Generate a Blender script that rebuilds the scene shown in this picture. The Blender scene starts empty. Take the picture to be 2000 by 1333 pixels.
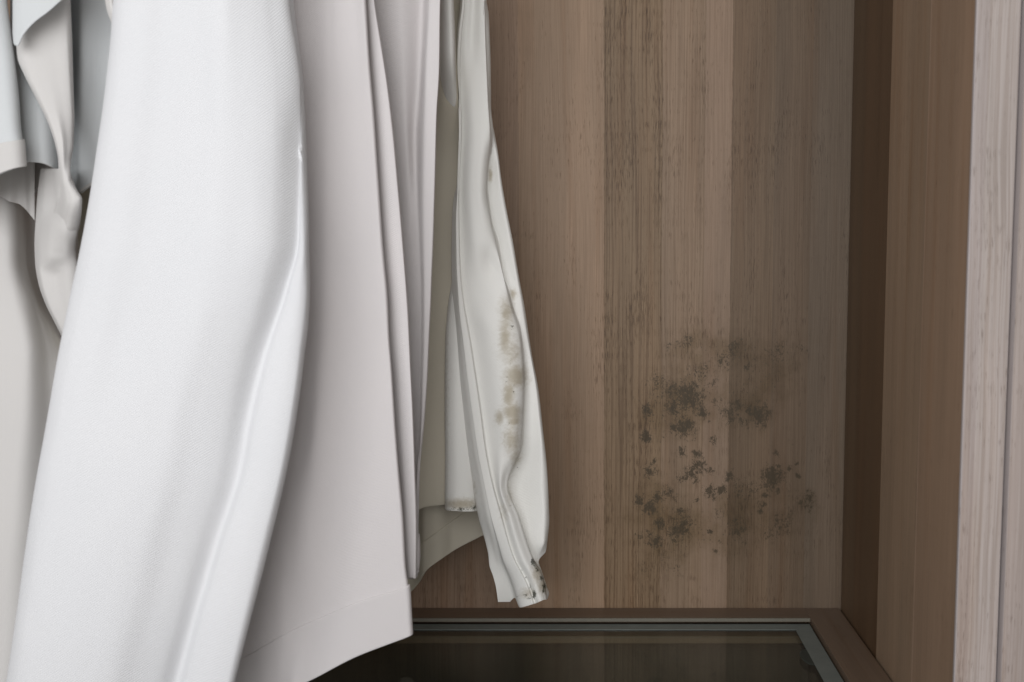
import bpy, bmesh, math
import numpy as np
from mathutils import Vector, noise as mnoise

SC = bpy.context.scene
# ---------------------------------------------------------------- camera
F = 1800.0; CX, CY = 1190.0, 724.0; PITCH = math.radians(5.0)      # in pixels of the 2000 x 1333 photograph
cam = bpy.data.cameras.new('camera'); camo = bpy.data.objects.new('camera', cam)
SC.collection.objects.link(camo); SC.camera = camo
cam.sensor_width = 36; cam.lens = F/2000*36
cam.shift_x = -(CX-1000)/2000; cam.shift_y = (CY-666.5)/2000
camo.location = (0, 0, 0); camo.rotation_euler = (math.radians(90)-PITCH, 0, 0)
cam.clip_start = 0.05; cam.clip_end = 50
cam.dof.use_dof = True; cam.dof.focus_distance = 0.98; cam.dof.aperture_fstop = 6.3
# ---------------------------------------------------------------- light
W = bpy.data.worlds.new('World'); SC.world = W; W.use_nodes = True
W.node_tree.nodes['Background'].inputs[0].default_value = (1.0, 0.96, 0.93, 1)
W.node_tree.nodes['Background'].inputs[1].default_value = 0.29
def area(name, loc, target, sx, sy, power, col):
    l = bpy.data.lights.new(name, 'AREA'); l.shape = 'RECTANGLE'; l.size = sx; l.size_y = sy; l.energy = power; l.color = col
    o = bpy.data.objects.new(name, l); SC.collection.objects.link(o); o.location = loc
    o.rotation_euler = (Vector(target)-Vector(loc)).to_track_quat('-Z', 'Y').to_euler()
    return o
area('window_light', (-0.46, -0.78, 0.40), (-0.05, 0.95, -0.08), 1.6, 1.1, 25, (0.965, 0.978, 1.0))
area('fill_light', (0.45, -1.3, 0.45), (-0.1, 0.9, 0.0), 1.6, 1.2, 9, (1.0, 0.97, 0.94))  # added fill lamp, no visible source; lifts the shaded blouse beside the coat
SC.view_settings.view_transform = 'Standard'; SC.view_settings.look = 'None'
SC.view_settings.exposure = 0.0; SC.view_settings.gamma = 1.0
SC.render.engine = 'CYCLES'

# ---------------------------------------------------------------- helpers
cp, sp = math.cos(PITCH), math.sin(PITCH)
def ray(px, py):
    xc = (px-CX)/F; yc = -(py-CY)/F
    return xc, cp+yc*sp, -sp+yc*cp
def P(px, py, d):                       # point of the photo at distance d behind the camera plane (world Y = d)
    x, y, z = ray(px, py); t = d/y
    return Vector((x*t, d, z*t))
def onz(px, py, z0):
    x, y, z = ray(px, py); t = z0/z
    return Vector((x*t, y*t, z0))

def thing(name, label, cat, loc=(0, 0, 0), group=None):
    o = bpy.data.objects.new(name, None); SC.collection.objects.link(o); o.location = loc
    o.empty_display_size = 0.05
    o['label'] = label; o['category'] = cat
    if group: o['group'] = group
    return o
def link(name, me, mat, parent=None, label=None):
    o = bpy.data.objects.new(name, me); SC.collection.objects.link(o)
    if mat: me.materials.append(mat)
    if parent:
        o.parent = parent
        off = Vector(parent.location); pp = parent.parent
        while pp: off += Vector(pp.location); pp = pp.parent
        o.location = -off
    if label: o['label'] = label
    return o

def box(bm, x0, x1, y0, y1, z0, z1, bev=0.0):
    """box with metric UVs: v runs along the longest side (the grain)"""
    uv = bm.loops.layers.uv.verify()
    b2 = bmesh.new(); uv2 = b2.loops.layers.uv.verify()
    r = bmesh.ops.create_cube(b2, size=1)
    for v in b2.verts:
        v.co = Vector((x0+(v.co.x+.5)*(x1-x0), y0+(v.co.y+.5)*(y1-y0), z0+(v.co.z+.5)*(z1-z0)))
    if bev: bmesh.ops.bevel(b2, geom=list(b2.edges), offset=bev, segments=3, profile=0.7, affect='EDGES')
    dims = [x1-x0, y1-y0, z1-z0]; g = dims.index(max(dims))
    for f in b2.faces:
        n = [abs(c) for c in f.normal]; k = n.index(max(n))
        ax = [a for a in range(3) if a != k]
        if g in ax: va = g; ua = [a for a in ax if a != g][0]
        else: ua, va = ax
        for l in f.loops: l[uv2].uv = (l.vert.co[ua], l.vert.co[va])
    me = bpy.data.meshes.new('tmp'); b2.to_mesh(me); b2.free(); bm.from_mesh(me); bpy.data.meshes.remove(me)
def boxobj(name, mat, parent, boxes, bev=0.0006, label=None):
    bm = bmesh.new()
    for b in boxes: box(bm, *b, bev=bev)
    me = bpy.data.meshes.new(name); bm.to_mesh(me); bm.free()
    for p in me.polygons: p.use_smooth = False
    return link(name, me, mat, parent, label)

# ---------------------------------------------------------------- materials
class NT:
    def __init__(s, name):
        s.m = bpy.data.materials.new(name); s.m.use_nodes = True
        s.t = s.m.node_tree; s.bsdf = s.t.nodes['Principled BSDF']; s.out = s.t.nodes['Material Output']
    def n(s, typ, **kw):
        nd = s.t.nodes.new(typ)
        for k, v in kw.items(): setattr(nd, k, v)
        return nd
    def l(s, a, b): s.t.links.new(a, b)
    def set(s, sock, v):
        if isinstance(v, bpy.types.NodeSocket): s.l(v, sock)
        else: sock.default_value = v
    def math(s, op, a, b=0.0, c=0.0, clamp=False):
        nd = s.n('ShaderNodeMath', operation=op, use_clamp=clamp)
        for i, v in enumerate((a, b, c)): s.set(nd.inputs[i], v)
        return nd.outputs[0]
    def mix(s, f, a, b, blend='MIX'):
        nd = s.n('ShaderNodeMix', data_type='RGBA', blend_type=blend)
        s.set(nd.inputs[0], f); s.set(nd.inputs[6], a); s.set(nd.inputs[7], b)
        return nd.outputs[2]
    def ramp(s, f, stops, interp='LINEAR'):
        nd = s.n('ShaderNodeValToRGB'); s.set(nd.inputs[0], f); cr = nd.color_ramp; cr.interpolation = interp
        while len(cr.elements) < len(stops): cr.elements.new(0.5)
        for e, (p, c) in zip(cr.elements, stops): e.position = p; e.color = c
        return nd
    def step(s, v, lo, hi, a=0.0, b=1.0):
        nd = s.n('ShaderNodeMapRange', interpolation_type='SMOOTHSTEP'); s.set(nd.inputs[0], v)
        nd.inputs[1].default_value = lo; nd.inputs[2].default_value = hi; nd.inputs[3].default_value = a; nd.inputs[4].default_value = b
        return nd.outputs[0]
    def noise(s, vec, scale=1.0, detail=3, rough=0.5, dist=0.0):
        nd = s.n('ShaderNodeTexNoise'); s.l(vec, nd.inputs['Vector'])
        nd.inputs['Scale'].default_value = scale; nd.inputs['Detail'].default_value = detail
        nd.inputs['Roughness'].default_value = rough; nd.inputs['Distortion'].default_value = dist
        return nd.outputs[0]
    def comb(s, x, y, z=0.0):
        nd = s.n('ShaderNodeCombineXYZ')
        for i, v in enumerate((x, y, z)): s.set(nd.inputs[i], v)
        return nd.outputs[0]
def C(r, g, b, a=1.0): return (r, g, b, a)

def wood(name, lo, hi, stops, rough=0.5, mould=False, seed=0.0, grain=1.0):
    """stops: (u, r, g, b, streak strength) with constant bands (laminated staves) across the grain"""
    t = NT(name)
    uvn = t.n('ShaderNodeTexCoord').outputs['UV']
    sep = t.n('ShaderNodeSeparateXYZ'); t.l(uvn, sep.inputs[0]); u, v = sep.outputs[0], sep.outputs[1]
    wob = t.noise(t.comb(t.math('MULTIPLY', u, 14), t.math('MULTIPLY', v, 3.0), seed), 1.0, 2)
    uw = t.math('ADD', u, t.math('MULTIPLY', t.math('SUBTRACT', wob, 0.5), 0.012))
    pos = t.math('DIVIDE', t.math('SUBTRACT', u, lo), hi-lo)
    edge = t.noise(t.comb(t.math('MULTIPLY', u, 50), t.math('MULTIPLY', v, 60), seed+3), 1.0, 2)
    pos = t.math('ADD', pos, t.math('MULTIPLY', t.math('SUBTRACT', edge, 0.5), 0.0015))
    st = [((p-lo)/(hi-lo), C(r, g, b, a)) for (p, r, g, b, a) in stops]
    rp = t.ramp(pos, st, 'CONSTANT'); base = rp.outputs[0]; stg = rp.outputs[1]
    # broad soft figure
    f1 = t.noise(t.comb(t.math('MULTIPLY', uw, 26), t.math('MULTIPLY', v, 1.6), seed+1), 1.0, 3)
    col = t.mix(t.step(f1, 0.36, 0.66, 0, 0.75), base, t.mix(1.0, base, C(1.22, 1.2, 1.2), 'MULTIPLY'))
    f2 = t.noise(t.comb(t.math('MULTIPLY', uw, 55), t.math('MULTIPLY', v, 2.2), seed+7), 1.0, 2)
    col = t.mix(t.step(f2, 0.5, 0.72, 0, 0.6), col, t.mix(1.0, col, C(0.86, 0.76, 0.66), 'MULTIPLY'))
    # fine fibres
    f3 = t.noise(t.comb(t.math('MULTIPLY', uw, 620), t.math('MULTIPLY', v, 8), seed+2), 1.0, 3, 0.6)
    col = t.mix(t.math('MULTIPLY', t.step(f3, 0.35, 0.65), 0.46*grain), col, t.mix(1.0, col, C(0.70, 0.66, 0.62), 'MULTIPLY'))
    f3b = t.noise(t.comb(t.math('MULTIPLY', uw, 1100), t.math('MULTIPLY', v, 22), seed+5), 1.0, 3, 0.6)
    col = t.mix(t.math('MULTIPLY', t.step(f3b, 0.45, 0.75), 0.42*grain), col, t.mix(1.0, col, C(1.3, 1.3, 1.32), 'MULTIPLY'))
    # stronger dark streaks in some staves
    f4 = t.noise(t.comb(t.math('MULTIPLY', uw, 400), t.math('MULTIPLY', v, 3.2), seed+9), 1.0, 2, 0.5)
    k4 = t.math('MULTIPLY', t.step(f4, 0.47, 0.60), t.math('MULTIPLY', stg, 0.62))
    col = t.mix(k4, col, t.mix(1.0, col, C(0.50, 0.42, 0.34), 'MULTIPLY'))
    # pores: short dark dashes
    f5 = t.noise(t.comb(t.math('MULTIPLY', uw, 1500), t.math('MULTIPLY', v, 70), seed+11), 1.0, 1, 0.4)
    dens = t.noise(t.comb(t.math('MULTIPLY', u, 40), t.math('MULTIPLY', v, 9), seed+12), 1.0, 2)
    k5 = t.step(t.math('ADD', f5, t.math('MULTIPLY', t.math('ADD', t.math('SUBTRACT', dens, 0.5), t.math('MULTIPLY', stg, 0.16)), 0.55)), 0.69, 0.78)
    k5 = t.math('MULTIPLY', k5, 0.7*grain)
    col = t.mix(k5, col, t.mix(1.0, col, C(0.36, 0.30, 0.25), 'MULTIPLY'))
    h = t.math('SUBTRACT', t.math('MULTIPLY', f3, 0.25), t.math('ADD', k5, t.math('MULTIPLY', k4, 0.5)))
    if mould:
        at = t.n('ShaderNodeAttribute', attribute_name='mould')
        sp_ = t.n('ShaderNodeSeparateColor'); t.l(at.outputs['Color'], sp_.inputs[0])
        m, soft = sp_.outputs[0], sp_.outputs[1]
        warp = t.comb(t.math('MULTIPLY', u, 1.0), t.math('MULTIPLY', v, 0.75), seed)
        n1 = t.noise(warp, 170, 6, 0.68, 0.6)
        n2 = t.noise(warp, 60, 4, 0.6)
        n0 = t.noise(warp, 380, 4, 0.65, 1.2)
        ns = t.math('ADD', t.math('MULTIPLY', t.math('SUBTRACT', n1, 0.5), 2.0), t.math('MULTIPLY', t.math('SUBTRACT', n0, 0.5), 3.0))
        ns = t.math('SUBTRACT', ns, t.math('MULTIPLY', t.math('SUBTRACT', f3, 0.5), 0.5))
        k = t.step(t.math('ADD', t.math('MULTIPLY', m, 1.0), ns), 0.30, 0.80)
        k = t.math('MULTIPLY', t.math('MULTIPLY', k, t.step(m, 0.06, 0.30)), t.step(t.math('ADD', f3b, t.math('MULTIPLY', m, 0.12)), 0.36, 0.56, 0.45, 1.0))
        hz = t.math('MULTIPLY', t.step(t.math('ADD', soft, t.math('MULTIPLY', t.math('SUBTRACT', n2, 0.5), 0.9)), 0.0, 0.85), 0.85)
        col = t.mix(hz, col, t.mix(1.0, col, C(0.53, 0.475, 0.31), 'MULTIPLY'))
        col = t.mix(t.math('MULTIPLY', k, 0.88), col, C(0.038, 0.026, 0.012))
        # thin hyphae: ridged noise
        rd = t.math('ABSOLUTE', t.math('SUBTRACT', t.noise(warp, 120, 3, 0.55, 0.8), 0.5))
        k2 = t.math('MULTIPLY', t.step(rd, 0.0, 0.022, 1.0, 0.0), t.step(t.math('ADD', soft, t.math('MULTIPLY', t.math('SUBTRACT', n2, 0.5), 1.6)), 0.35, 0.9))
        col = t.mix(t.math('MULTIPLY', k2, 0.5), col, C(0.03, 0.025, 0.014))
        # scattered spores around the colonies
        n3 = t.noise(warp, 420, 2, 0.5)
        k3 = t.math('MULTIPLY', t.step(n3, 0.62, 0.70), t.step(soft, 0.08, 0.5))
        col = t.mix(t.math('MULTIPLY', k3, 0.6), col, C(0.03, 0.026, 0.015))
    t.l(col, t.bsdf.inputs['Base Color'])
    t.bsdf.inputs['Roughness'].default_value = rough
    t.bsdf.inputs['Specular IOR Level'].default_value = 0.35
    b = t.n('ShaderNodeBump'); b.inputs['Strength'].default_value = 0.35; b.inputs['Distance'].default_value = 0.0004
    t.l(h, b.inputs['Height']); t.l(b.outputs[0], t.bsdf.inputs['Normal'])
    return t.m

def fabric(name, col, twill=0.5, period=0.0021, trans=0.12, stain=False, wrinkle=0.5):
    t = NT(name)
    uvn = t.n('ShaderNodeTexCoord').outputs['UV']
    sep = t.n('ShaderNodeSeparateXYZ'); t.l(uvn, sep.inputs[0]); u, v = sep.outputs[0], sep.outputs[1]
    base = C(*col)
    nb = t.noise(uvn, 9, 3)
    c = t.mix(t.step(nb, 0.3, 0.7, 0, 0.5), base, t.mix(1.0, base, C(0.965, 0.97, 0.975), 'MULTIPLY'))
    fine = t.noise(uvn, 1400, 2)
    c = t.mix(t.step(fine, 0.35, 0.75, 0, 0.22), c, t.mix(1.0, c, C(0.86, 0.86, 0.86), 'MULTIPLY'))
    # twill lines rise to the right
    ph = t.math('MULTIPLY', t.math('SUBTRACT', v, t.math('MULTIPLY', u, 0.75)), 2*math.pi/period)
    tw = t.math('SINE', ph)
    # cross threads
    th = t.math('SINE', t.math('MULTIPLY', v, 2*math.pi/0.0011))
    hgt = t.math('ADD', t.math('MULTIPLY', tw, 0.5*twill), t.math('ADD', t.math('MULTIPLY', th, 0.15), t.math('MULTIPLY', fine, 0.9)))
    c = t.mix(t.math('MULTIPLY', t.math('ADD', t.math('MULTIPLY', tw, -0.5), 0.5), 0.10*twill), c, t.mix(1.0, c, C(0.7, 0.7, 0.7), 'MULTIPLY'))
    if stain:
        at = t.n('ShaderNodeAttribute', attribute_name='stain')
        sc = t.n('ShaderNodeSeparateColor'); t.l(at.outputs['Color'], sc.inputs[0])
        n1 = t.noise(uvn, 210, 5, 0.65, 0.4); n2 = t.noise(uvn, 900, 2, 0.5)
        brown = t.step(t.math('ADD', sc.outputs[0], t.math('MULTIPLY', t.math('SUBTRACT', n1, 0.5), 0.8)), 0.05, 0.85)
        c = t.mix(t.math('MULTIPLY', brown, 0.72), c, C(0.34, 0.28, 0.18))
        dk = t.step(t.math('ADD', sc.outputs[1], t.math('ADD', t.math('MULTIPLY', t.math('SUBTRACT', n1, 0.5), 2.0), t.math('MULTIPLY', t.math('SUBTRACT', n2, 0.5), 1.2))), 0.5, 0.85)
        dk = t.math('MULTIPLY', dk, t.step(sc.outputs[1], 0.1, 0.4))
        c = t.mix(t.math('MULTIPLY', dk, 0.85), c, C(0.035, 0.04, 0.025))
    t.l(c, t.bsdf.inputs['Base Color'])
    t.bsdf.inputs['Roughness'].default_value = 0.85
    t.bsdf.inputs['Specular IOR Level'].default_value = 0.06
    b = t.n('ShaderNodeBump'); b.inputs['Strength'].default_value = 0.7; b.inputs['Distance'].default_value = 0.0003
    t.l(hgt, b.inputs['Height'])
    b2 = t.n('ShaderNodeBump'); b2.inputs['Strength'].default_value = wrinkle; b2.inputs['Distance'].default_value = 0.004
    wr = t.noise(t.comb(t.math('MULTIPLY', u, 16), t.math('MULTIPLY', v, 5)), 1.0, 3, 0.45)
    t.l(wr, b2.inputs['Height']); t.l(b.outputs[0], b2.inputs['Normal'])
    t.l(b2.outputs[0], t.bsdf.inputs['Normal'])
    tr = t.n('ShaderNodeBsdfTranslucent'); t.l(c, tr.inputs[0]); t.l(b2.outputs[0], tr.inputs['Normal'])
    ms = t.n('ShaderNodeMixShader'); ms.inputs[0].default_value = trans
    t.l(t.bsdf.outputs[0], ms.inputs[1]); t.l(tr.outputs[0], ms.inputs[2]); t.l(ms.outputs[0], t.out.inputs[0])
    return t.m

def plain(name, col, rough=0.5, metal=0.0):
    t = NT(name)
    tc = t.n('ShaderNodeTexCoord').outputs['Object']
    nz = t.noise(tc, 60, 4)
    t.l(t.mix(t.step(nz, 0.3, 0.7, 0, 0.5), C(*col), C(*(x*0.82 for x in col))), t.bsdf.inputs['Base Color'])
    t.l(t.math('ADD', t.math('MULTIPLY', nz, 0.2), rough-0.1), t.bsdf.inputs['Roughness'])
    t.bsdf.inputs['Metallic'].default_value = metal
    return t.m
def pane_mat():
    t = NT('clear_glass')
    tr = t.n('ShaderNodeBsdfTransparent'); tr.inputs[0].default_value = (0.90, 0.94, 0.90, 1)
    gl = t.n('ShaderNodeBsdfGlossy'); gl.inputs[1].default_value = 0.04
    ge = t.n('ShaderNodeNewGeometry'); dt = t.n('ShaderNodeVectorMath', operation='DOT_PRODUCT')
    t.l(ge.outputs['Normal'], dt.inputs[0]); t.l(ge.outputs['Incoming'], dt.inputs[1])
    cs = t.math('ABSOLUTE', dt.outputs['Value'])
    fz = t.math('ADD', t.math('MULTIPLY', t.math('POWER', t.math('SUBTRACT', 1.0, cs), 5.0), 0.93), 0.07, clamp=True)
    nz = t.noise(t.n('ShaderNodeTexCoord').outputs['Object'], 35, 5)
    t.l(t.step(nz, 0.45, 0.9, 0.03, 0.16), gl.inputs[1])
    ms = t.n('ShaderNodeMixShader'); t.l(fz, ms.inputs[0]); t.l(tr.outputs[0], ms.inputs[1]); t.l(gl.outputs[0], ms.inputs[2])
    t.l(ms.outputs[0], t.out.inputs[0])
    return t.m

# ================================================================ WARDROBE
YB = 1.10                                             # back panel
corner = P(1641, 1187, YB); XR = P(1655, 600, YB).x; ZS = corner.z
XR = (XR + corner.x)/2
def Xb(px, py=600): return P(px, py, YB).x
wardrobe = thing('wardrobe', 'open wooden wardrobe with brown oak staves, mouldy back panel and glass topped shelf', 'wardrobe', (0, YB, ZS))

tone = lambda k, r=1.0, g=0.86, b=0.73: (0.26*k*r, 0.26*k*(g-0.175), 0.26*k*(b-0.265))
tone2 = lambda k, r=1.0, g=0.86, b=0.73: (0.22*k*r, 0.22*k*(g-0.05), 0.22*k*(b-0.04))
back_stops = [(-1.2, *tone(0.78), 0.5), (-0.45, *tone(0.95), 0.2), (-0.25, *tone(0.85), 0.6), (Xb(1008)-0.055, *tone(0.82), 0.15), (Xb(1008), *tone(0.98, 1.0, .86, .71), 0.05),
              (Xb(1179), *tone(0.70, 1.0, .85, .66), 1.0), (Xb(1290), *tone(0.80, 1, .87, .72), 0.55), (Xb(1368), *tone(0.82, 1, .87, .74), 0.15),
              (Xb(1419), *tone(0.52, 1, .85, .68), 0.4), (Xb(1500), *tone(0.45, 1, .86, .70), 0.3), (Xb(1570), *tone(0.46, 1, .90, .76), 0.15)]  # right staves: darker wood, plus some light falloff put into the tone
m_back = wood('mouldy_oak', -1.2, 0.4, back_stops, 0.55, mould=True, seed=4.0)
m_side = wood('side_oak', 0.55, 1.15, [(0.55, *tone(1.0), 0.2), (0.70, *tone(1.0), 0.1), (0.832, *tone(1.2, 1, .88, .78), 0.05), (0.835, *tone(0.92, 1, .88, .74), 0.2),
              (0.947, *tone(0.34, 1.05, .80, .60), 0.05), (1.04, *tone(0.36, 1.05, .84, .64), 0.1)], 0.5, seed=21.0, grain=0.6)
m_stile = wood('pale_oak', 0.25, 0.5, [(0.25, *tone2(1.5, 1, .92, .86), 0.35), (0.262+0.03, *tone2(1.6, 1, .93, .86), 0.5), (0.318, *tone2(1.5, 1, .9, .82), 0.1),
              (0.336, *tone2(1.7, 1, .96, .94), 0.1)], 0.45, seed=33.0, grain=0.8)
m_rail = wood('shelf_oak', -1.2, 1.2, [(-1.2, *tone(0.46, 1.0, .88, .76), 0.1), (0.0, *tone(0.46, 1.0, .88, .76), 0.1)], 0.45, seed=41.0, grain=0.5)
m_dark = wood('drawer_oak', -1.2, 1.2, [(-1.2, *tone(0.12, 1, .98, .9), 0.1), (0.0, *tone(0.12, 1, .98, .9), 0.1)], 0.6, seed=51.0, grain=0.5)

# mould map in photo pixels of the crop (origin 1150,600, scale 2.222)
MB = """440 385 46 1.0;370 440 26 .9;360 370 32 .7;250 450 18 1.0;245 570 17 1.25;420 520 30 1.1;495 455 15 1.1;370 530 13 1;405 630 17 1;470 635 12 1.1;
540 580 12 .95;515 505 7 .8;475 690 22 1;445 715 22 .8;400 740 15 .8;465 755 10 .9;530 715 18 .6;265 710 24 .9;290 670 8 .7;215 840 16 .8;265 870 20 1;300 825 15 .9;
345 800 18 .8;375 825 15 .6;530 805 22 .9;580 790 12 1.1;605 735 13 1.1;795 740 31 1.25;815 635 14 .8;830 695 13 .8;875 700 7 1.1;900 680 6 1.1;907 725 8 1.2;823 800 8 1.2;
765 820 8 .9;750 860 12 .8;745 885 9 1;400 890 16 .8;410 950 30 .9;380 980 26 .8;310 940 15 1;290 1020 20 1;260 990 16 .6;235 1000 13 .5;520 975 11 .8;570 1020 9 .5;
830 940 32 .55;790 990 26 .5;860 970 20 .45;950 840 30 .6;968 880 8 .8;935 860 12 .7;640 960 32 .6;700 800 40 .42;610 460 30 .65;650 430 22 .65;610 490 15 .7;740 470 32 .95;
765 490 13 .7;700 450 20 .7;675 500 13 .7;630 180 26 .6;690 260 11 .9;430 145 20 .6;390 158 18 .5;350 172 18 .45;585 235 26 .6;480 290 42 .42;540 320 26 .4;550 420 20 .4;
300 330 42 .42;200 400 20 .3;810 200 42 .4;920 180 16 .5;720 230 8 .6;250 1130 30 .32;380 1140 30 .32;320 1080 20 .35;550 1060 10 .5;885 590 15 .45;630 700 9 .5;680 1020 20 .3;
460 845 8 .7;560 900 20 .4;210 985 14 .4;330 560 9 .5;305 575 7 .5;650 780 25 .5;690 775 18 .5;870 900 16 .4"""
MB = [tuple(map(float, s.split())) for s in MB.replace('\n', '').split(';') if s.strip()]
MS = [(400, 420, 150, .75), (690, 440, 110, .55), (300, 860, 130, .55), (400, 960, 100, .6), (640, 850, 90, .55), (660, 940, 90, .45), (820, 780, 110, .35), (430, 170, 90, .45), (560, 190, 80, .5), (660, 190, 80, .5),
      (830, 230, 110, .4), (840, 960, 120, .3), (330, 1080, 120, .35), (520, 980, 90, .3), (960, 850, 60, .3), (760, 330, 120, .35), (620, 1040, 80, .25), (250, 480, 80, .3)]
def back_panel():
    bm = bmesh.new(); uv = bm.loops.layers.uv.verify(); cl = bm.verts.layers.float_color.new('mould')
    x0, x1 = -1.1, XR+0.03; z0, z1 = ZS-0.45, 0.62
    hx0, hx1 = P(1190, 700, YB).x, P(1640, 700, YB).x; hz0, hz1 = P(1400, 1180, YB).z, P(1400, 610, YB).z
    xs = np.unique(np.concatenate([np.linspace(x0, hx0, 16), np.linspace(hx0, hx1, 210), np.linspace(hx1, x1, 5)]))
    zs = np.unique(np.concatenate([np.linspace(z0, hz0, 8), np.linspace(hz0, hz1, 260), np.linspace(hz1, z1, 12)]))
    # world -> photo pixel on the back plane, only to place the stains
    X, Z = np.meshgrid(xs, zs)
    dep = YB*cp - Z*sp; up = YB*sp + Z*cp
    px = CX + F*X/dep; py = CY - F*up/dep
    qx = (px-1150)*2.222; qy = (py-600)*2.222
    wx = np.zeros_like(X); wy = np.zeros_like(X)
    for j in range(X.shape[0]):
        for i in range(X.shape[1]):
            if abs(qx[j, i]-600) < 700 and abs(qy[j, i]-650) < 800:
                p = Vector((qx[j, i]/45, qy[j, i]/55, 0)); q = Vector((qx[j, i]/18, qy[j, i]/22, 5))
                wx[j, i] = 16*mnoise.noise(p)+9*mnoise.noise(q); wy[j, i] = 16*mnoise.noise(p+Vector((7, 3, 9)))+9*mnoise.noise(q+Vector((3, 8, 2)))
    qx = qx+wx; qy = qy+wy
    M = np.zeros_like(X)
    for (a, b, r, s) in MB: M = np.maximum(M, s*np.exp(-(((qx-a)**2+((qy-b)/1.05)**2)/(r*r*2.2))))
    S = np.zeros_like(X)
    for (a, b, r, s) in MS: S = 1-(1-S)*(1-s*np.exp(-((qx-a)**2+(qy-b)**2)/(r*r)))
    grid = [[None]*len(xs) for _ in zs]
    for j in range(len(zs)):
        for i in range(len(xs)):
            v = bm.verts.new((xs[i], YB, zs[j])); v[cl] = (float(M[j, i]), float(S[j, i]), 0, 1); grid[j][i] = v
    for j in range(len(zs)-1):
        for i in range(len(xs)-1):
            f = bm.faces.new((grid[j][i], grid[j][i+1], grid[j+1][i+1], grid[j+1][i]))
            for l in f.loops: l[uv].uv = (l.vert.co.x, l.vert.co.z)
    box(bm, x0, x1, YB+0.0005, YB+0.009, z0, z1)
    me = bpy.data.meshes.new('back_panel'); bm.to_mesh(me); bm.free()
    return link('back_panel', me, m_back, wardrobe, 'oak back panel with patches of dark mould')
back_panel()
YS = 0.735                                           # where the inner side panel ends and the front stile starts
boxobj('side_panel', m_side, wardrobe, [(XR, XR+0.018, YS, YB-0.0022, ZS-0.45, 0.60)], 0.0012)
XS = XR - 0.0015
xe = P(1990, 600, YS-0.02).x
boxobj('front_stile', m_stile, wardrobe, [(XS+0.0008, xe, YS-0.0050, YS-0.0005, ZS-0.45, 0.61)], 0.0018, 'pale oak front stile')
boxobj('door_edge', m_stile, wardrobe, [(xe+0.0008, xe+0.12, YS-0.013, YS-0.0008, ZS-0.45, 0.61)], 0.003)

# shelf: oak frame with an inset glass pane
shelf = boxobj('shelf_frame', m_rail, wardrobe, [
    (-1.0, XR-0.044, YB-0.036, YB-0.0015, ZS-0.0055, ZS),                  # top of the back rail
    (XR-0.044, XR-0.0022, 0.56, YB-0.0015, ZS-0.028, ZS-0.0002),           # right rail
    (-1.0, XR-0.0445, YB-0.0610, YB-0.0015, ZS-0.0215, ZS-0.0125),           # back rail below the glass
    (-1.0, XR-0.0445, 0.56, 0.62, ZS-0.028, ZS-0.0002)], 0.0008)
m_lip = plain('worn_edge_band', (0.13, 0.12, 0.095), 0.5)
m_gask = plain('grey_border', (0.125, 0.14, 0.13), 0.4)
boxobj('edge_band', m_lip, shelf, [(-1.0, XR-0.0452, YB-0.0385, YB-0.0362, ZS-0.0038, ZS+0.0002)], 0.0004)
zg = ZS-0.0068
boxobj('glass_pane', pane_mat(), shelf, [(-0.99, XR-0.0455, 0.62, YB-0.039, zg-0.004, zg)], 0)
boxobj('glass_border', m_gask, shelf, [(-0.99, XR-0.0465, YB-0.0585, YB-0.0405, zg+0.0002, zg+0.0010),
                                     (XR-0.0665, XR-0.0468, 0.625, YB-0.0587, zg+0.0002, zg+0.0010)], 0.0002)
pb = onz(1612, 1287, zg)
def disc(name, mat, parent, c, rx, ry, z0, z1):
    bm = bmesh.new(); bmesh.ops.create_cone(bm, segments=32, radius1=1, radius2=0.86, depth=1, cap_ends=True)
    for v in bm.verts: v.co = Vector((c.x+v.co.x*rx, c.y+v.co.y*ry, z0+(v.co.z+.5)*(z1-z0)))
    me = bpy.data.meshes.new(name); bm.to_mesh(me); bm.free()
    return link(name, me, mat, parent)
disc('rubber_pad', plain('pad_rubber', (0.025, 0.03, 0.025), 0.6), shelf, Vector((XR-0.068, pb.y+0.004, 0)), 0.009, 0.022, zg+0.0001, zg+0.0008)
# drawer box below the glass
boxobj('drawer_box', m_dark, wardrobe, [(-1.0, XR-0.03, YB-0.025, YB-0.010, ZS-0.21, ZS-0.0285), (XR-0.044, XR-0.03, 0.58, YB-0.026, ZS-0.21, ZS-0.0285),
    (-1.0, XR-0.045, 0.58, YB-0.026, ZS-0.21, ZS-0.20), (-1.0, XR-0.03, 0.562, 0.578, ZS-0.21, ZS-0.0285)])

# ================================================================ CLOTH
def pchip(xs, ys, q):
    xs = np.asarray(xs, float); ys = np.asarray(ys, float); q = np.asarray(q, float)
    if len(xs) == 1: return np.full(q.shape, ys[0])
    h = np.diff(xs); dl = np.diff(ys)/h; n = len(xs); m = np.zeros(n)
    if n > 2:
        for i in range(1, n-1):
            if dl[i-1]*dl[i] > 0:
                w1 = 2*h[i]+h[i-1]; w2 = h[i]+2*h[i-1]; m[i] = (w1+w2)/(w1/dl[i-1]+w2/dl[i])
    m[0] = dl[0]; m[-1] = dl[-1]
    i = np.clip(np.searchsorted(xs, q)-1, 0, n-2); t = (q-xs[i])/h[i]
    lo = q < xs[0]; hi = q > xs[-1]; tc = np.clip(t, 0, 1)
    r = (2*tc**3-3*tc**2+1)*ys[i]+(tc**3-2*tc**2+tc)*h[i]*m[i]+(-2*tc**3+3*tc**2)*ys[i+1]+(tc**3-tc**2)*h[i]*m[i+1]
    r = np.where(lo, ys[0]+(q-xs[0])*m[0], r); r = np.where(hi, ys[-1]+(q-xs[-1])*m[-1], r)
    return r
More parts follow.
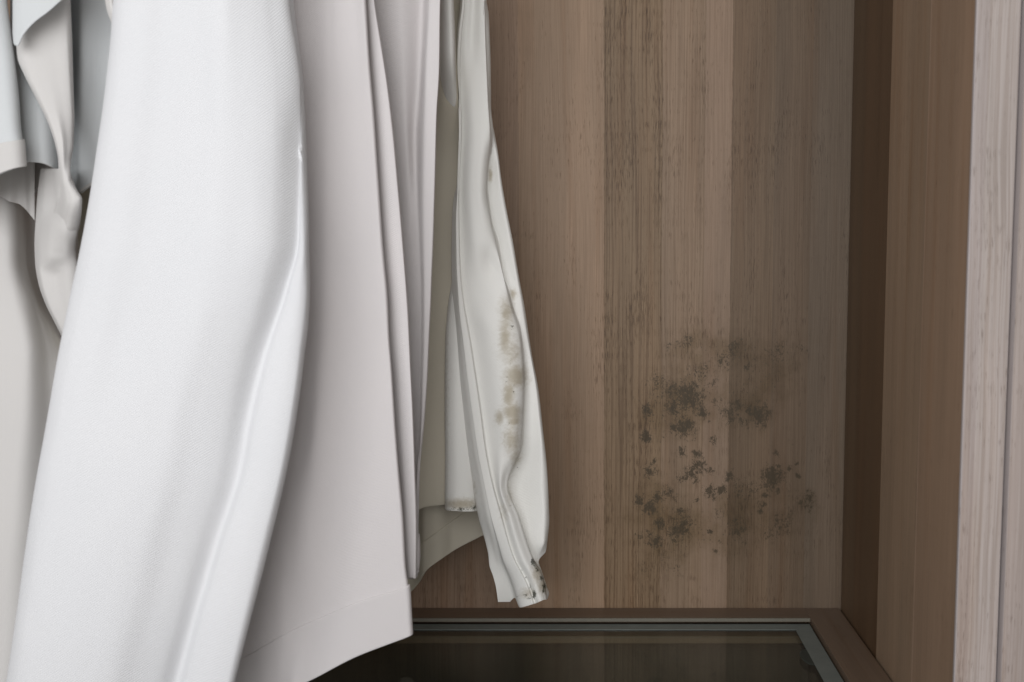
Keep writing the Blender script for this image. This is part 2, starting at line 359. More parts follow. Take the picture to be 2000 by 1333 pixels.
class Sheet:
    """cloth traced as columns: each is (curve [(y,x)..], depth [(y,d)..] or number, ytop, ybottom) in photo pixels and metres"""
    def __init__(s, cols, top=-170, dz=0.0):
        s.dz = dz
        s.cols = [(c[0], c[1] if isinstance(c[1], (list, tuple)) else [(0, c[1])], c[2] if len(c) > 2 else top, c[3] if len(c) > 3 else 1450) for c in cols]
        ref = np.linspace(0, 1, 24); pts = []
        for c in s.cols:
            y = c[2]+(c[3]-c[2])*ref; x = pchip(*zip(*c[0]), y); d = s.dep(c, y)
            pts.append(np.stack([x*d.mean()/F, d], 1))
        k = [0.0]
        for a, b in zip(pts[:-1], pts[1:]): k.append(k[-1]+max(0.002, float(np.sqrt(((a-b)**2).sum(1)).mean())))
        s.k = np.array(k)
    @staticmethod
    def dep(c, y):
        ys, ds = zip(*c[1])
        r = pchip(ys, ds, np.clip(y, ys[0], ys[-1])); return r
    def build(s, name, mat, parent, nu=110, nv=150, tops=None, bots=None, off=0.0, thick=0.0012, urange=(0, 1), wav=0.0, smooth=0, label=None, stain=None, round_hem=True, hemroll=0.0):
        v = np.linspace(0, 1, nv); tops = tops or [c[2] for c in s.cols]; bots = bots or [c[3] for c in s.cols]
        XY = []
        for c, a, b in zip(s.cols, tops, bots):
            y = a+(b-a)*v; XY.append((pchip(*zip(*c[0]), y), y, s.dep(c, y)+s.dz))
        A = np.array(XY)                                  # cols, 3, nv
        q = s.k[0]+(s.k[-1]-s.k[0])*np.linspace(urange[0], urange[1], nu)
        G = np.zeros((nv, nu, 3)); PX = np.zeros((nv, nu, 2))
        for j in range(nv):
            x = pchip(s.k, A[:, 0, j], q); y = pchip(s.k, A[:, 1, j], q); d = pchip(s.k, A[:, 2, j], q)
            if smooth:
                ker = np.exp(-0.5*(np.arange(-3*smooth, 3*smooth+1)/smooth)**2); ker /= ker.sum(); pd = 3*smooth
                e_ = np.concatenate([2*d[0]-d[1:pd+1][::-1], d, 2*d[-1]-d[-pd-1:-1][::-1]]); d = np.convolve(e_, ker, 'valid')
            PX[j, :, 0] = x; PX[j, :, 1] = y
            xc = (x-CX)/F; yc = -(y-CY)/F; ry = cp+yc*sp; t = d/ry
            G[j, :, 0] = xc*t; G[j, :, 1] = d; G[j, :, 2] = (-sp+yc*cp)*t
        du = np.gradient(G, axis=1); dv = np.gradient(G, axis=0)
        N = np.cross(du, dv); N /= np.maximum(1e-9, np.linalg.norm(N, axis=2, keepdims=True))
        if wav:
            for j in range(nv):
                for i in range(nu):
                    p = G[j, i]; w = mnoise.noise(Vector((p[0]*22, p[1]*14, p[2]*7))) + 0.5*mnoise.noise(Vector((p[0]*50+9, p[1]*30, p[2]*19)))
                    G[j, i] = p + N[j, i]*w*wav
        if off:
            sgn = np.where(N[:, :, 1:2] < 0, 1, -1)
            G = G + N*np.sign(-np.median(N[:, :, 1]))*off
        us = np.concatenate([[0], np.cumsum(np.linalg.norm(np.diff(G, axis=1), axis=2).mean(0))])
        vs = np.concatenate([[0], np.cumsum(np.linalg.norm(np.diff(G, axis=0), axis=2).mean(1))])
        bm = bmesh.new(); uv = bm.loops.layers.uv.verify(); cl = bm.verts.layers.float_color.new('stain') if stain else None
        ST = None
        if stain:
            ST = np.zeros((2, nv, nu))
            for ch in (0, 1):
                for (a, b, rx, ry, st) in stain[ch]:
                    ST[ch] = np.maximum(ST[ch], st*np.exp(-(((PX[:, :, 0]-a)/rx)**2+((PX[:, :, 1]-b)/ry)**2)))
        vv = [[bm.verts.new(G[j, i]) for i in range(nu)] for j in range(nv)]
        if cl:
            for j in range(nv):
                for i in range(nu): vv[j][i][cl] = (float(ST[0, j, i]), float(ST[1, j, i]), 0, 1)
        flip = np.median(N[:, :, 1]) > 0
        for j in range(nv-1):
            for i in range(nu-1):
                idx = [(j, i), (j, i+1), (j+1, i+1), (j+1, i)]
                if flip: idx = idx[::-1]
                f = bm.faces.new([vv[a][b] for a, b in idx]); f.smooth = True
                for l, (a, b) in zip(f.loops, idx): l[uv].uv = (us[b]+urange[0]*(s.k[-1]), -vs[a])
        bm.normal_update()
        me = bpy.data.meshes.new(name); bm.to_mesh(me); bm.free()
        o = link(name, me, mat, parent, label)
        sm = o.modifiers.new('cloth thickness', 'SOLIDIFY'); sm.thickness = thick; sm.offset = -1
        if thick >= 0.0012:
            bv = o.modifiers.new('soft edge', 'BEVEL'); bv.width = thick*0.42; bv.segments = 2; bv.limit_method = 'ANGLE'; bv.angle_limit = math.radians(60)
        return o
def shift(curve, dx): return [(y, x+dx) for y, x in curve]
def between(a, b, f, ys):
    """curve a fraction f of the way from curve a to curve b"""
    ya = pchip(*zip(*a), ys); yb = pchip(*zip(*b), ys); return [(y, float(p+(q-p)*f)) for y, p, q in zip(ys, ya, yb)]
def addd(prof, o): return [(y, d+o) for y, d in prof]

fab_coat = fabric('white_twill', (0.785, 0.787, 0.800), 1.0, 0.0024, 0.10)
fab_mid = fabric('pale_twill', (0.70, 0.665, 0.66), 0.7, 0.0018, 0.12)
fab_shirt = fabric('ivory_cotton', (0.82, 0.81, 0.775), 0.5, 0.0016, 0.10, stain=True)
fab_shirt_shade = fabric('ivory_shaded', (0.57, 0.525, 0.435), 0.5, 0.0016, 0.10)  # darker ivory: shade of the deep layers put into the colour
fab_left = fabric('soft_white_crepe', (0.68, 0.70, 0.705), 0.2, 0.0016, 0.12)
fab_left2 = fabric('warm_white_crepe', (0.68, 0.66, 0.64), 0.2, 0.0016, 0.12)
GR = 'white garments hanging side by side in the wardrobe'
YS_ = np.array([-170, 0, 170, 300, 470, 560, 700, 823, 923, 1056, 1175, 1333, 1450.0])

# ---- big bright coat
coat = thing('coat', 'largest brightest white twill coat, with one long fold running down its right side', 'coat', tuple(P(380, -100, 0.72)), GR)
L = [(-170, 248), (0, 222), (100, 214), (200, 202), (360, 178), (500, 154), (660, 121), (830, 90), (1000, 60), (1170, 36), (1333, 11), (1450, -8)]
CR = [(-170, 556), (0, 566), (180, 586), (300, 586), (470, 583), (560, 562), (700, 517), (823, 488), (923, 470), (1056, 428), (1175, 393), (1333, 350), (1450, 318)]
R = [(-170, 560), (0, 573), (180, 593), (300, 598), (470, 604), (560, 606), (620, 604), (700, 595), (823, 579), (923, 560), (1056, 527), (1175, 498), (1333, 460), (1450, 432)]
b = lambda f: between(L, CR, f, YS_)
d0 = [(-170, .725), (300, .715), (900, .695), (1450, .68)]
cols = [(shift(L, 26), addd(d0, .085)), (shift(L, 3), addd(d0, .035)), (L, addd(d0, .016)), (b(.05), addd(d0, .005)), (b(.16), addd(d0, 0.0015)),
        (b(.30), [(-170, .7295), (0, .726), (300, .720), (600, .710), (900, .697), (1450, .682)]),
        (b(.46), [(-170, .7285), (0, .725), (300, .719), (600, .709), (900, .698), (1450, .684)]),
        (b(.60), [(-170, .724), (0, .720), (300, .714), (600, .707), (900, .700), (1450, .688)]),
        (b(.74), [(-170, .730), (0, .726), (300, .718), (600, .711), (900, .707), (1450, .6975)]),
        (b(.88), [(-170, .739), (0, .736), (300, .727), (600, .719), (900, .7155), (1450, .706)]),
        (CR, [(-170, .756), (0, .753), (170, .748), (470, .740), (700, .7325), (900, .7270), (1450, .7165)]),
        (between(CR, R, .10, YS_), [(-170, .764), (0, .761), (170, .750), (470, .7365), (700, .7270), (900, .7205), (1450, .7100)]),
        (between(CR, R, .50, YS_), [(-170, .768), (0, .765), (170, .754), (470, .737), (700, .7235), (900, .716), (1450, .705)]),
        (between(CR, R, .88, YS_), [(-170, .774), (0, .772), (170, .762), (470, .743), (700, .728), (900, .719), (1450, .7065)]),
        (R, [(-170, .788), (0, .785), (170, .770), (470, .754), (700, .740), (900, .731), (1450, .714)]),
        (shift(R, -6), [(-170, .792), (0, .790), (470, .766), (1450, .722)]),
        (shift(R, -30), [(-170, .798), (0, .796), (470, .785), (1450, .750)])]
Sheet(cols).build('coat_body', fab_coat, coat, 300, 190, smooth=3, wav=0.0009, thick=0.0016)
# small tip of its collar edge above on the left
tip_l = [(-170, 196), (0, 205), (25, 210), (43, 217), (60, 222)]
Sheet([(tip_l, .742, -170, 46), (shift(tip_l, 10), .738, -170, 44), (shift(tip_l, 26), .750, -170, 52)]).build('inner_facing', fab_left2, coat, 20, 40)

# ---- middle blouse: B1 front panel with hem, B2/B3 pleats behind
blouse = thing('blouse', 'greyish white blouse right of the big coat, square hem corner over the glass shelf', 'blouse', tuple(P(720, -100, .85)), GR)
B1R = [(-170, 706), (0, 715), (112, 722), (225, 731), (315, 737), (450, 746), (500, 750), (581, 757), (650, 761), (725, 767), (815, 772), (940, 781), (1013, 787), (1104, 792), (1151, 798), (1212, 802), (1240, 804)]
B1L = [(-170, 500), (600, 520), (850, 490), (1000, 450), (1200, 400), (1400, 350)]
bb = lambda f: between(B1L, B1R, f, np.array([-170, 0, 225, 450, 650, 815, 1013, 1151, 1240, 1400.]))
V1 = [(-170, 600), (0, 598), (500, 604), (850, 592), (1000, 562), (1150, 556), (1333, 552), (1400, 550)]     # soft valley beside the coat
V2 = [(-170, 650), (0, 640), (500, 640), (850, 620), (1150, 590), (1333, 575), (1400, 570)]
V3 = [(-170, 668), (0, 660), (500, 680), (850, 670), (1150, 640), (1333, 620), (1400, 615)]
V4 = [(-170, 690), (0, 692), (500, 715), (850, 722), (1150, 700), (1333, 690), (1400, 680)]
hb = [1440, 1395, 1362, 1345, 1322, 1284, 1243, 1240, 1240]      # bottom y of each column
ht = [1330, 1285, 1240, 1225, 1203, 1176, 1146, 1142, 1142]      # stitched hem line
cc = [(B1L, .845), (between(B1L, V1, .55, YS_), .838), (V1, [(-170, .842), (500, .838), (1000, .831), (1400, .824)]), (V2, [(-170, .836), (500, .834), (1000, .826), (1200, .829), (1400, .818)]),
      (V3, [(-170, .834), (500, .834), (1000, .829), (1200, .830), (1400, .824)]), (V4, [(-170, .834), (500, .833), (1000, .828), (1400, .824)]),
      (shift(B1R, -5), [(-170, .834), (500, .832), (1000, .825), (1240, .822)]), (B1R, [(-170, .838), (500, .836), (1000, .829), (1240, .826)]),
      (shift(B1R, -5), [(-170, .846), (500, .844), (1240, .831)])]
s1 = Sheet([(c[0], c[1], -170, h) for c, h in zip(cc, hb)], dz=-.035)
fp = s1.build('front_panel', fab_mid, blouse, 120, 160, wav=0.0008, smooth=1)
s1.build('hem', fab_mid, fp, 120, 26, tops=ht, off=0.0016, wav=0.0008, thick=0.0016, smooth=1)
B2R = [(-170, 716), (0, 731), (90, 746), (189, 760), (360, 778), (500, 790), (620, 799), (710, 803), (815, 808), (900, 810), (1024, 813), (1110, 812)]
B3R = [(-170, 868), (0, 861), (135, 859), (225, 854), (360, 850), (500, 845), (590, 842), (650, 839), (740, 835), (830, 829), (922, 819), (970, 815), (1031, 814), (1053, 817), (1085, 818), (1118, 815)]
VV = [(-170, 830), (0, 824), (157, 818), (270, 811), (390, 814), (600, 822), (900, 818), (1110, 814.5)]
cols = [(shift(B1R, -45), .868, -170, 1120), (shift(B1R, -4), .852, -170, 1128), (between(B1R, B2R, .35, YS_), .846, -170, 1128), (between(B1R, B2R, .92, YS_), .845, -170, 1130), (B2R, .850, -170, 1129),
        (shift(B2R, -3), .860, -170, 1128)]
s2 = Sheet(cols, dz=-.035)
s2.build('placket', fab_mid, blouse, 60, 140, wav=0.0008, smooth=1)
ysb = np.array([-170, 0, 200, 400, 600, 800, 950, 1110.])
cols = [(shift(B2R, -60), .890, -170, 1125), (shift(B2R, -4), .874, -170, 1131), (between(B2R, VV, .5, ysb), [(-170, .868), (500, .872), (1100, .868)], -170, 1127),
        (VV, [(-170, .885), (0, .884), (270, .882), (450, .872), (1100, .866)], -170, 1122), (between(VV, B3R, .45, ysb), [(-170, .868), (400, .866), (1100, .864)], -170, 1120),
        (shift(B3R, -2), [(-170, .868), (1100, .865)], -170, 1117), (B3R, [(-170, .876), (1100, .870)], -170, 1116), (shift(B3R, -4), .89, -170, 1114), (shift(B3R, -28), .92, -170, 1112)]
s3 = Sheet(cols, dz=-.015)
bp = s3.build('side_pleat', fab_mid, blouse, 90, 150, wav=0.0008)
s3.build('hem', fab_mid, bp, 60, 20, tops=[1050, 1052, 1050, 1048, 1046, 1044, 1043, 1042, 1041], off=0.0012, wav=0.0008)

# ---- rear shirt with the mouldy sleeve
shirt = thing('shirt', 'ivory long sleeved shirt nearest the back panel, brown mould stains down its sleeve and cuff', 'shirt', tuple(P(900, -100, 1.0)), GR)
C1L = [(-170, 800), (0, 800), (1000, 790)]
C1M = [(-170, 868), (0, 872), (200, 868), (400, 860), (700, 850), (1000, 835)]
C1R = [(-170, 884), (0, 885), (56, 887), (120, 892), (250, 908), (500, 930), (990, 940)]
cols = [(C1L, .965, -170, 1012), (C1M, [(-170, .925), (0, .925), (150, .930), (320, .965), (1000, .970)], -170, 990),
        (between(C1M, C1R, .75, ysb), [(-170, .912), (0, .912), (120, .920), (320, .972), (1000, .974)], -170, 984),
        (C1R, [(-170, .925), (100, .94), (320, .985), (1000, .982)], -170, 990), (shift(C1R, 50), 1.0, -170, 1010)]
Sheet(cols).build('shirt_body', fab_shirt_shade, shirt, 80, 120, wav=0.001)
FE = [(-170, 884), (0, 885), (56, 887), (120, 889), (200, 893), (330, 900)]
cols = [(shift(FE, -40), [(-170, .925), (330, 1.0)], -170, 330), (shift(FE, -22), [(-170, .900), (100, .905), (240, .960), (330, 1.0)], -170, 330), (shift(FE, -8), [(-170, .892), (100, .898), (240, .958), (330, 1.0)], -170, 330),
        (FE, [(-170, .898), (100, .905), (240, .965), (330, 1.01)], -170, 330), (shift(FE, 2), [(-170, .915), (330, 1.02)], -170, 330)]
Sheet(cols).build('lit_fold', fab_shirt, shirt, 40, 70, wav=0.0006, stain=([], []))  # paler sheet added to stand for the lit top of the shirt body
# inside of the back with its turned hem
lo = [(780, 1176), (801, 1158), (816, 1140), (830, 1118), (848, 1102), (885, 1076), (941, 1047), (990, 1025)]
hi = [(780, 1100), (801, 1080), (821, 1064), (840, 1049), (860, 1035), (888, 1013), (925, 990), (980, 960)]
cols = [([(0, x), (1200, x)], 1.012+0.012*math.sin(i*1.3), 880, y) for i, (x, y) in enumerate(lo)]
s4 = Sheet(cols, top=880); bi = s4.build('back_inside', fab_shirt_shade, shirt, 70, 50, wav=0.0008)
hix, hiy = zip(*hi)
s4.build('hem', fab_shirt_shade, bi, 70, 20, tops=[float(np.interp(x, hix, hiy)) for x, _ in lo], off=0.0016, wav=0.0008, thick=0.0018)

# second sleeve end behind
r1 = [(300, 920), (420, 905), (520, 888), (600, 875), (660, 870), (800, 868), (890, 869), (989, 868)]
cols = [(shift(r1, 14), 1.0, 420, 994), (shift(r1, 2), .978, 420, 996), (r1, .968, 420, 994), (shift(r1, 5), .958, 420, 998), (shift(r1, 22), .952, 420, 999), (shift(r1, 45), .956, 420, 1000),
        (shift(r1, 64), .966, 420, 999), (shift(r1, 78), .985, 420, 996)]
st2 = ([(900, 985, 45, 12, .8), (872, 760, 8, 200, .25)], [(882, 995, 12, 5, .8), (905, 995, 16, 5, .9), (925, 992, 8, 8, .8)])
s5 = Sheet(cols, top=420)
rs = s5.build('sleeve', fab_shirt, shirt, 60, 150, wav=0.0008, stain=st2, label='shorter sleeve end behind, with mouldy edge')

# the long stained sleeve
SL = [(-170, 900), (0, 898), (27, 897), (63, 889), (99, 885), (126, 885), (162, 891), (191, 894), (225, 896), (259, 898), (300, 895), (360, 893), (384, 887), (426, 883), (510, 882), (570, 883), (630, 886), (680, 889),
      (725, 892), (800, 901), (875, 911), (950, 924), (1010, 934), (1058, 948), (1085, 954), (1105, 956), (1125, 963), (1148, 969), (1175, 973)]
SM = [(-170, 908), (0, 908), (100, 900), (250, 899), (372, 896), (420, 897), (495, 899), (555, 901), (594, 907), (630, 914), (675, 921), (719, 928), (800, 940), (890, 953), (959, 968), (1006, 981), (1056, 994), (1096, 1008), (1112, 1017), (1141, 1032), (1175, 1044)]
S2 = [(-170, 946), (0, 948), (200, 955), (280, 960), (339, 953), (360, 952), (396, 957), (432, 961), (468, 973), (504, 979), (537, 983), (567, 994), (600, 1003), (645, 1018), (740, 1026), (815, 1024), (860, 1023), (902, 1012), (947, 993), (974, 1000),
      (1010, 1015), (1058, 1030), (1087, 1040), (1120, 1058), (1170, 1069)]
SR = [(-170, 948), (0, 951), (27, 955), (68, 957), (135, 959), (225, 959), (259, 965), (300, 972), (354, 979), (405, 988), (465, 1000), (540, 1013), (600, 1024), (650, 1032), (704, 1041), (755, 1051), (830, 1060), (920, 1069), (984, 1072), (1017, 1073),
      (1051, 1070), (1078, 1066), (1096, 1052), (1112, 1057), (1141, 1066), (1161, 1073), (1175, 1071)]
ysS = np.array([-170, 0, 63, 126, 200, 259, 320, 372, 430, 510, 594, 675, 750, 815, 875, 947, 1010, 1058, 1096, 1125, 1150, 1175.])
m = lambda a, c, f: between(a, c, f, ysS)
D = .945
cols = [(shift(SL, 22), D+.050, -170, 1176), (shift(SL, 2), D+.026, -170, 1176), (SL, D+.016, -170, 1176),
        (m(SL, SM, .30), [(-170, D), (300, D+.004), (1000, D), (1090, D+.012), (1175, D+.026)], -170, 1176),
        (m(SL, SM, .48), [(-170, D-.004), (300, D-.002), (1000, D-.006), (1080, D+.006), (1110, D+.018), (1175, D+.030)], -170, 1168),
        (m(SL, SM, .56), [(-170, D-.004), (1000, D-.006), (1090, D-.002), (1175, D+.0)], -170, 1187),
        (m(SL, SM, .90), [(-170, D-.004), (372, D-.003), (1000, D-.008), (1175, D-.008)], -170, 1181),
        (SM, [(-170, D+.000), (372, D+.004), (600, D+.004), (1000, D+.000), (1175, D-.003)], -170, 1179),
        (m(SM, S2, .12), [(-170, D-.004), (372, D+.001), (600, D+.001), (1000, D-.003), (1175, D-.006)], -170, 1178),
        (m(SM, S2, .42), [(-170, D+.002), (60, D+.004), (150, D-.003), (300, D-.008), (470, D-.008), (560, D-.002), (640, D-.010), (900, D-.010), (1175, D-.010)], -170, 1175),
        (m(SM, S2, .72), [(-170, D-.006), (60, D-.003), (150, D-.004), (300, D-.009), (470, D-.006), (520, D+.002), (600, D-.010), (850, D-.014), (940, D-.004), (1175, D-.007)], -170, 1172),
        (m(SM, S2, .95), [(-170, D-.004), (250, D-.006), (339, D+.002), (450, D+.000), (640, D-.004), (850, D-.002), (947, D+.000), (1175, D-.001)], -170, 1171),
        (S2, [(-170, D-.002), (250, D+.0), (339, D+.014), (450, D+.016), (640, D+.004), (740, D+.002), (850, D+.008), (947, D+.022), (1060, D+.014), (1090, D+.012), (1130, D+.004), (1175, D+.004)], -170, 1170),
        (m(S2, SR, .30), [(-170, D), (250, D+.002), (339, D+.014), (450, D+.014), (640, D+.004), (850, D+.014), (947, D+.022), (1010, D+.014), (1060, D+.008), (1096, D+.014), (1175, D+.006)], -170, 1170),
        (m(S2, SR, .80), [(-170, D+.002), (339, D+.008), (640, D+.006), (900, D+.006), (1060, D+.002), (1096, D+.014), (1175, D+.008)], -170, 1168),
        (SR, [(-170, D+.012), (600, D+.014), (1175, D+.016)], -170, 1160), (shift(SR, -4), D+.028, -170, 1162), (shift(SR, -34), D+.05, -170, 1168)]
brown = [(990, 610, 12, 28, .6), (987, 660, 10, 40, .65), (1000, 690, 18, 30, .5), (1008, 735, 18, 22, .75), (994, 770, 10, 30, .7), (1000, 805, 14, 14, .85), (1004, 823, 10, 8, .9), (1000, 860, 14, 28, .6),
         (1006, 890, 10, 20, .5), (975, 815, 8, 14, .6), (958, 342, 4, 14, .6), (995, 970, 6, 20, .35), (985, 1000, 10, 20, .3), (1052, 1120, 12, 22, .6), (1062, 1145, 10, 16, .7), (1030, 1160, 14, 10, .5), (1002, 575, 6, 10, .6), (925, 960, 6, 30, .3)]
dark = [(1005, 545, 3, 3, .9), (1040, 1097, 5, 9, 1.1), (1050, 1114, 7, 8, .7), (1058, 1130, 7, 9, .8), (1064, 1146, 7, 9, .9), (1018, 1117, 4, 7, .7), (1027, 1130, 3, 8, .7), (1036, 1146, 3.5, 9, .8), (1043, 1162, 5, 9, 1.2),
        (1026, 1162, 7, 6, .75), (1012, 914, 4, 8, .7), (990, 745, 4, 10, .6), (1006, 800, 9, 4, .6), (998, 825, 8, 5, .5), (1000, 640, 5, 10, .55), (993, 668, 5, 8, .5), (994, 988, 6, 3, .6), (1012, 1168, 6, 5, .5)]
brown = [(a, b, rx*1.35, ry*1.2, min(1.0, st*1.15)) for a, b, rx, ry, st in brown] + [(1000, 700, 13, 90, .42), (1003, 830, 14, 70, .5), (996, 620, 9, 40, .45), (1060, 1135, 9, 30, .6)]
dark += [(1046, 1104, 6, 10, .8), (1062, 1155, 6, 8, .8), (1034, 1168, 9, 5, .7), (1003, 760, 5, 22, .42), (997, 700, 4, 30, .42)]
s6 = Sheet(cols)
sl = s6.build('sleeve', fab_shirt, shirt, 230, 330, wav=0.0006, smooth=3, stain=(brown, dark), label='long sleeve with brown and black mould stains')

# ---- left cluster: short sleeved blouse (sleeves + body) and draped cardigan
top = thing('short_sleeved_top', 'bluish white short sleeved top at the far left edge with a banded sleeve hem', 'top', tuple(P(-20, -100, .76)), GR)
GRt = [(200, 60), (400, 64), (481, 67), (513, 68), (555, 75), (592, 88), (628, 106), (660, 122), (760, 165), (900, 210), (1100, 260), (1333, 300), (1450, 320)]
cols = [([(0, -230), (1450, -230)], .90, 250), ([(200, -150), (700, -130), (1450, -180)], [(200, .87), (1450, .83)], 250), ([(200, -60), (700, -50), (1450, -60)], [(200, .85), (600, .835), (1450, .79)], 250),
        ([(200, 10), (500, 15), (700, 40), (1000, 20), (1450, -10)], [(200, .86), (480, .848), (700, .83), (1450, .79)], 250),
        ([(200, 45), (500, 45), (600, 70), (700, 95), (1000, 110), (1450, 130)], [(200, .885), (600, .858), (1450, .82)], 250), (GRt, [(200, .90), (600, .882), (1450, .85)], 250), (shift(GRt, 20), .90, 250)]
Sheet(cols).build('top_body', fab_left2, top, 90, 130, wav=0.0015)
D1R = [(-170, 4), (0, 13), (63, 22), (126, 30), (189, 36), (252, 41), (284, 46), (325, 49)]
cols = [([(-170, -200), (340, -200)], .84, -170, 400), ([(-170, -120), (340, -110)], .80, -170, 385), ([(-170, -55), (340, -40)], .775, -170, 362), ([(-170, -25), (340, 0)], .768, -170, 340), (shift(D1R, -22), .770, -170, 330),
        (shift(D1R, -3), .778, -170, 326), (D1R, .786, -170, 325), (shift(D1R, -3), .80, -170, 325)]
s7 = Sheet(cols); sv = s7.build('sleeve', fab_left, top, 70, 80, wav=0.0012)
s7.build('sleeve_hem', fab_left2, sv, 70, 24, tops=[335, 315, 295, 281, 276, 273, 272, 272], off=0.0014, wav=0.0012, thick=0.0016)
D2L = [(-170, 25), (0, 25), (63, 25), (101, 28), (126, 33), (189, 38), (268, 44), (299, 47), (317, 50)]
D2e = [(-170, 110), (0, 112), (100, 112), (337, 114)]
cols = [(shift(D2L, 4), .820, -170, 318), (D2L, .812, -170, 317), (shift(D2L, 8), .805, -170, 317), (between(D2L, D2e, .45, np.array([-170, 0, 100, 200, 337.])), .804, -170, 319),
        (between(D2L, D2e, .8, np.array([-170, 0, 100, 200, 337.])), .812, -170, 328), (D2e, .828, -170, 338), (shift(D2e, -6), .842, -170, 348), (shift(D2e, -22), .852, -170, 360), (shift(D2e, -44), .858, -170, 371), (shift(D2e, -54), .866, -170, 395)]
s8 = Sheet(cols); sv2 = s8.build('sleeve', fab_left, top, 100, 80, wav=0.001)
s8.build('sleeve_hem', fab_left2, sv2, 100, 24, tops=[272, 272, 272, 270, 268, 272, 280, 290, 300, 315], off=0.0012, wav=0.001, thick=0.0016)
ed = [(-90, 372), (-30, 376), (0, 384), (16, 393), (37, 399), (50, 410), (62, 424), (68, 432)]
cols = [([(0, x), (600, x)], .845+.004*math.sin(i*1.7), 240, y) for i, (x, y) in enumerate(ed)]
Sheet(cols, top=240).build('sleeve_lining', fab_left2, top, 60, 30, wav=0.001)

card = thing('cardigan', 'warm white cardigan with a twisted lapel, just left of the big bright coat', 'cardigan', tuple(P(130, -100, .79)), GR)
# back layer
cols = [([(-170, 100), (400, 110)], .845, -170, 384), ([(-170, 136), (400, 140)], .842, -170, 382), ([(-170, 165), (400, 158)], [(-170, .822), (380, .826)], -170, 378), ([(-170, 200), (400, 180)], [(-170, .816), (150, .83), (380, .82)], -170, 363),
        ([(-170, 240), (400, 220)], .83, -170, 350), ([(-170, 280), (400, 260)], .85, -170, 345)]
s9 = Sheet(cols); cb = s9.build('cardigan_body', fab_left, card, 60, 90, wav=0.0015)
s9.build('hem', fab_left2, cb, 60, 6, tops=[378, 376, 372, 357, 344, 339], off=0.0012, wav=0.0015, thick=0.0016)
cols = [([(300, 120), (700, 120)], .875, 330, 800), ([(300, 160), (700, 150)], .868, 330, 800), ([(300, 260), (700, 250)], .862, 330, 800)]
Sheet(cols, top=330).build('shade_sheet', fab_shirt_shade, card, 20, 40, wav=0.0015)  # dark sheet added to stand for the olive shade below the body
# lapel: narrows at the waist and runs into the lower front
EL = [(-170, 30), (0, 28), (70, 30), (92, 32), (113, 34), (145, 47), (189, 69), (236, 91), (284, 107), (315, 113), (350, 114), (397, 110), (440, 96), (490, 80)]
ER = [(-170, 132), (0, 136), (63, 139), (158, 143), (220, 145), (284, 143), (320, 138), (340, 137), (355, 142), (374, 152), (389, 160), (437, 156), (468, 151), (513, 155), (600, 160), (760, 190)]
ysE = np.array([-170, 0, 92, 145, 189, 236, 284, 315, 350, 374, 389, 429, 481, 490.])
e = lambda f: between(EL, ER, f, ysE)
cols = [(shift(EL, 5), [(-170, .800), (350, .795), (490, .82)], -170, 490), (EL, [(-170, .785), (200, .780), (315, .776), (380, .782), (430, .803), (490, .818)], -170, 490),
        (e(.12), [(-170, .779), (200, .774), (300, .769), (380, .778), (430, .798), (490, .812)], -170, 490),
        (e(.40), [(-170, .782), (200, .776), (300, .768), (389, .767), (440, .787), (490, .800)], -170, 490),
        (e(.65), [(-170, .785), (200, .780), (300, .772), (389, .765), (440, .779), (490, .802)], -170, 490),
        (e(.93), [(-170, .790), (200, .786), (300, .778), (389, .768), (440, .785), (490, .812)], -170, 490),
        (ER, [(-170, .80), (300, .788), (389, .774), (440, .80), (490, .84)], -170, 490), (shift(ER, -4), [(-170, .815), (389, .786), (490, .85)], -170, 490)]
Sheet(cols).build('lapel', fab_left2, card, 90, 150, wav=0.0008, smooth=1)
FL = [(330, 80), (374, 74), (429, 70), (481, 67), (513, 68), (555, 75), (592, 88), (628, 106), (660, 122), (760, 165)]
ysF = np.array([330, 374, 429, 481, 513, 555, 592, 628, 660, 760.])
ff = lambda f: between(FL, ER, f, ysF)
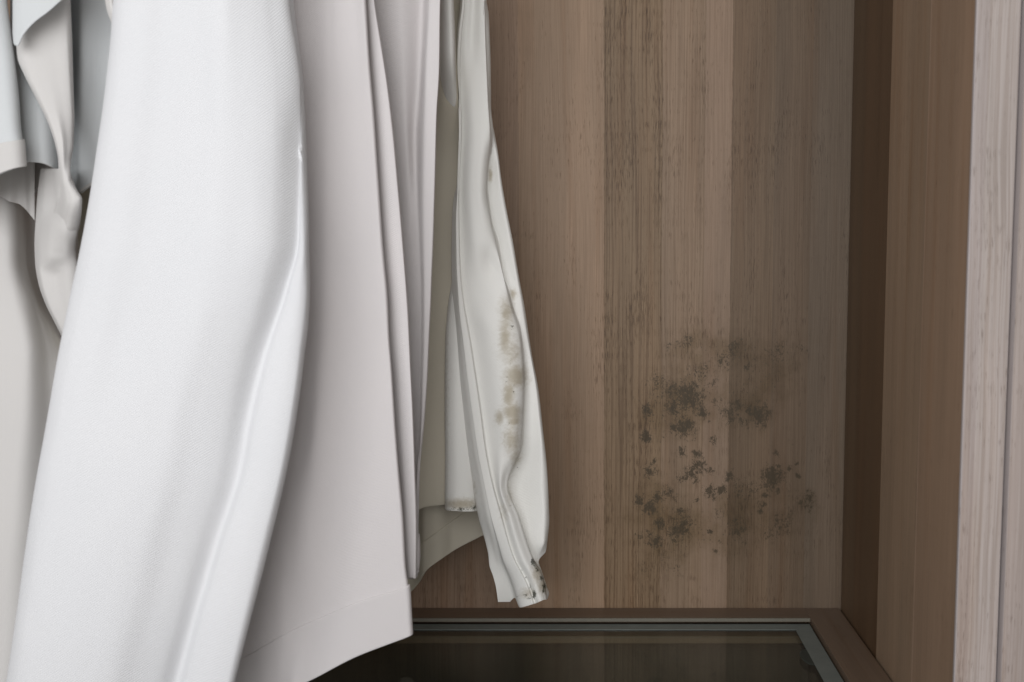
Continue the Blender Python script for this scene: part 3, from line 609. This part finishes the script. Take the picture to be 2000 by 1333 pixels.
cols = [(shift(FL, 6), .835, 330, 760), (FL, [(330, .825), (760, .832)], 330, 760), (ff(.12), [(330, .818), (430, .812), (500, .806), (760, .82)], 330, 760),
        (ff(.40), [(330, .812), (400, .803), (440, .790), (500, .796), (540, .808), (760, .812)], 330, 760),
        (ff(.70), [(330, .80), (400, .779), (440, .781), (480, .791), (525, .803), (600, .808), (760, .812)], 330, 760),
        (ff(.95), [(330, .80), (400, .782), (450, .790), (500, .806), (600, .814), (760, .825)], 330, 760), (shift(ER, -1), [(330, .82), (760, .84)], 330, 760)]
Sheet(cols, top=330).build('lower_front', fab_left2, card, 90, 120, wav=0.0008, smooth=1)
# the folded-over upper flap whose edge runs diagonally
E1 = [(-30, -70), (0, -30), (24, 96), (31, 92), (44, 69), (63, 47), (95, 22), (121, 0), (150, -30)]
E1 = [(24, 60), (27, 88), (33, 90), (44, 70), (63, 47), (95, 22), (121, 0), (150, -22)]
cols = [([(0, x), (200, x)], .766 - .006*math.sin(math.pi*i/7), -170, y) for i, (x, y) in enumerate(E1)]
Sheet(cols).build('lapel_flap', fab_left, card, 60, 50, wav=0.0006)

# ---- folded cloth lying in the drawer under the glass
def mound():
    c = onz(800, 1350, ZS-0.06)
    bm = bmesh.new(); bmesh.ops.create_grid(bm, x_segments=60, y_segments=60, size=1)
    for v in bm.verts:
        x, y = v.co.x, v.co.y
        h = max(0, (1-x**4))**.5*max(0, (1-y**4))**.5
        w = mnoise.noise(Vector((x*2.2, y*2.2, 3)))*0.012 + mnoise.noise(Vector((x*6, y*6, 1)))*0.004
        v.co = Vector((c.x+x*0.062, c.y-0.03+y*0.06, ZS-0.197+h*(0.125+w)))
    uv = bm.loops.layers.uv.verify()
    for f in bm.faces:
        f.smooth = True
        for l in f.loops: l[uv].uv = (l.vert.co.x, l.vert.co.y)
    me = bpy.data.meshes.new('folded_cloth'); bm.to_mesh(me); bm.free()
    o = link('folded_cloth', me, fab_left2)
    o['label'] = 'pale folded cloth lying in the drawer beneath the glass'; o['category'] = 'cloth'
mound()
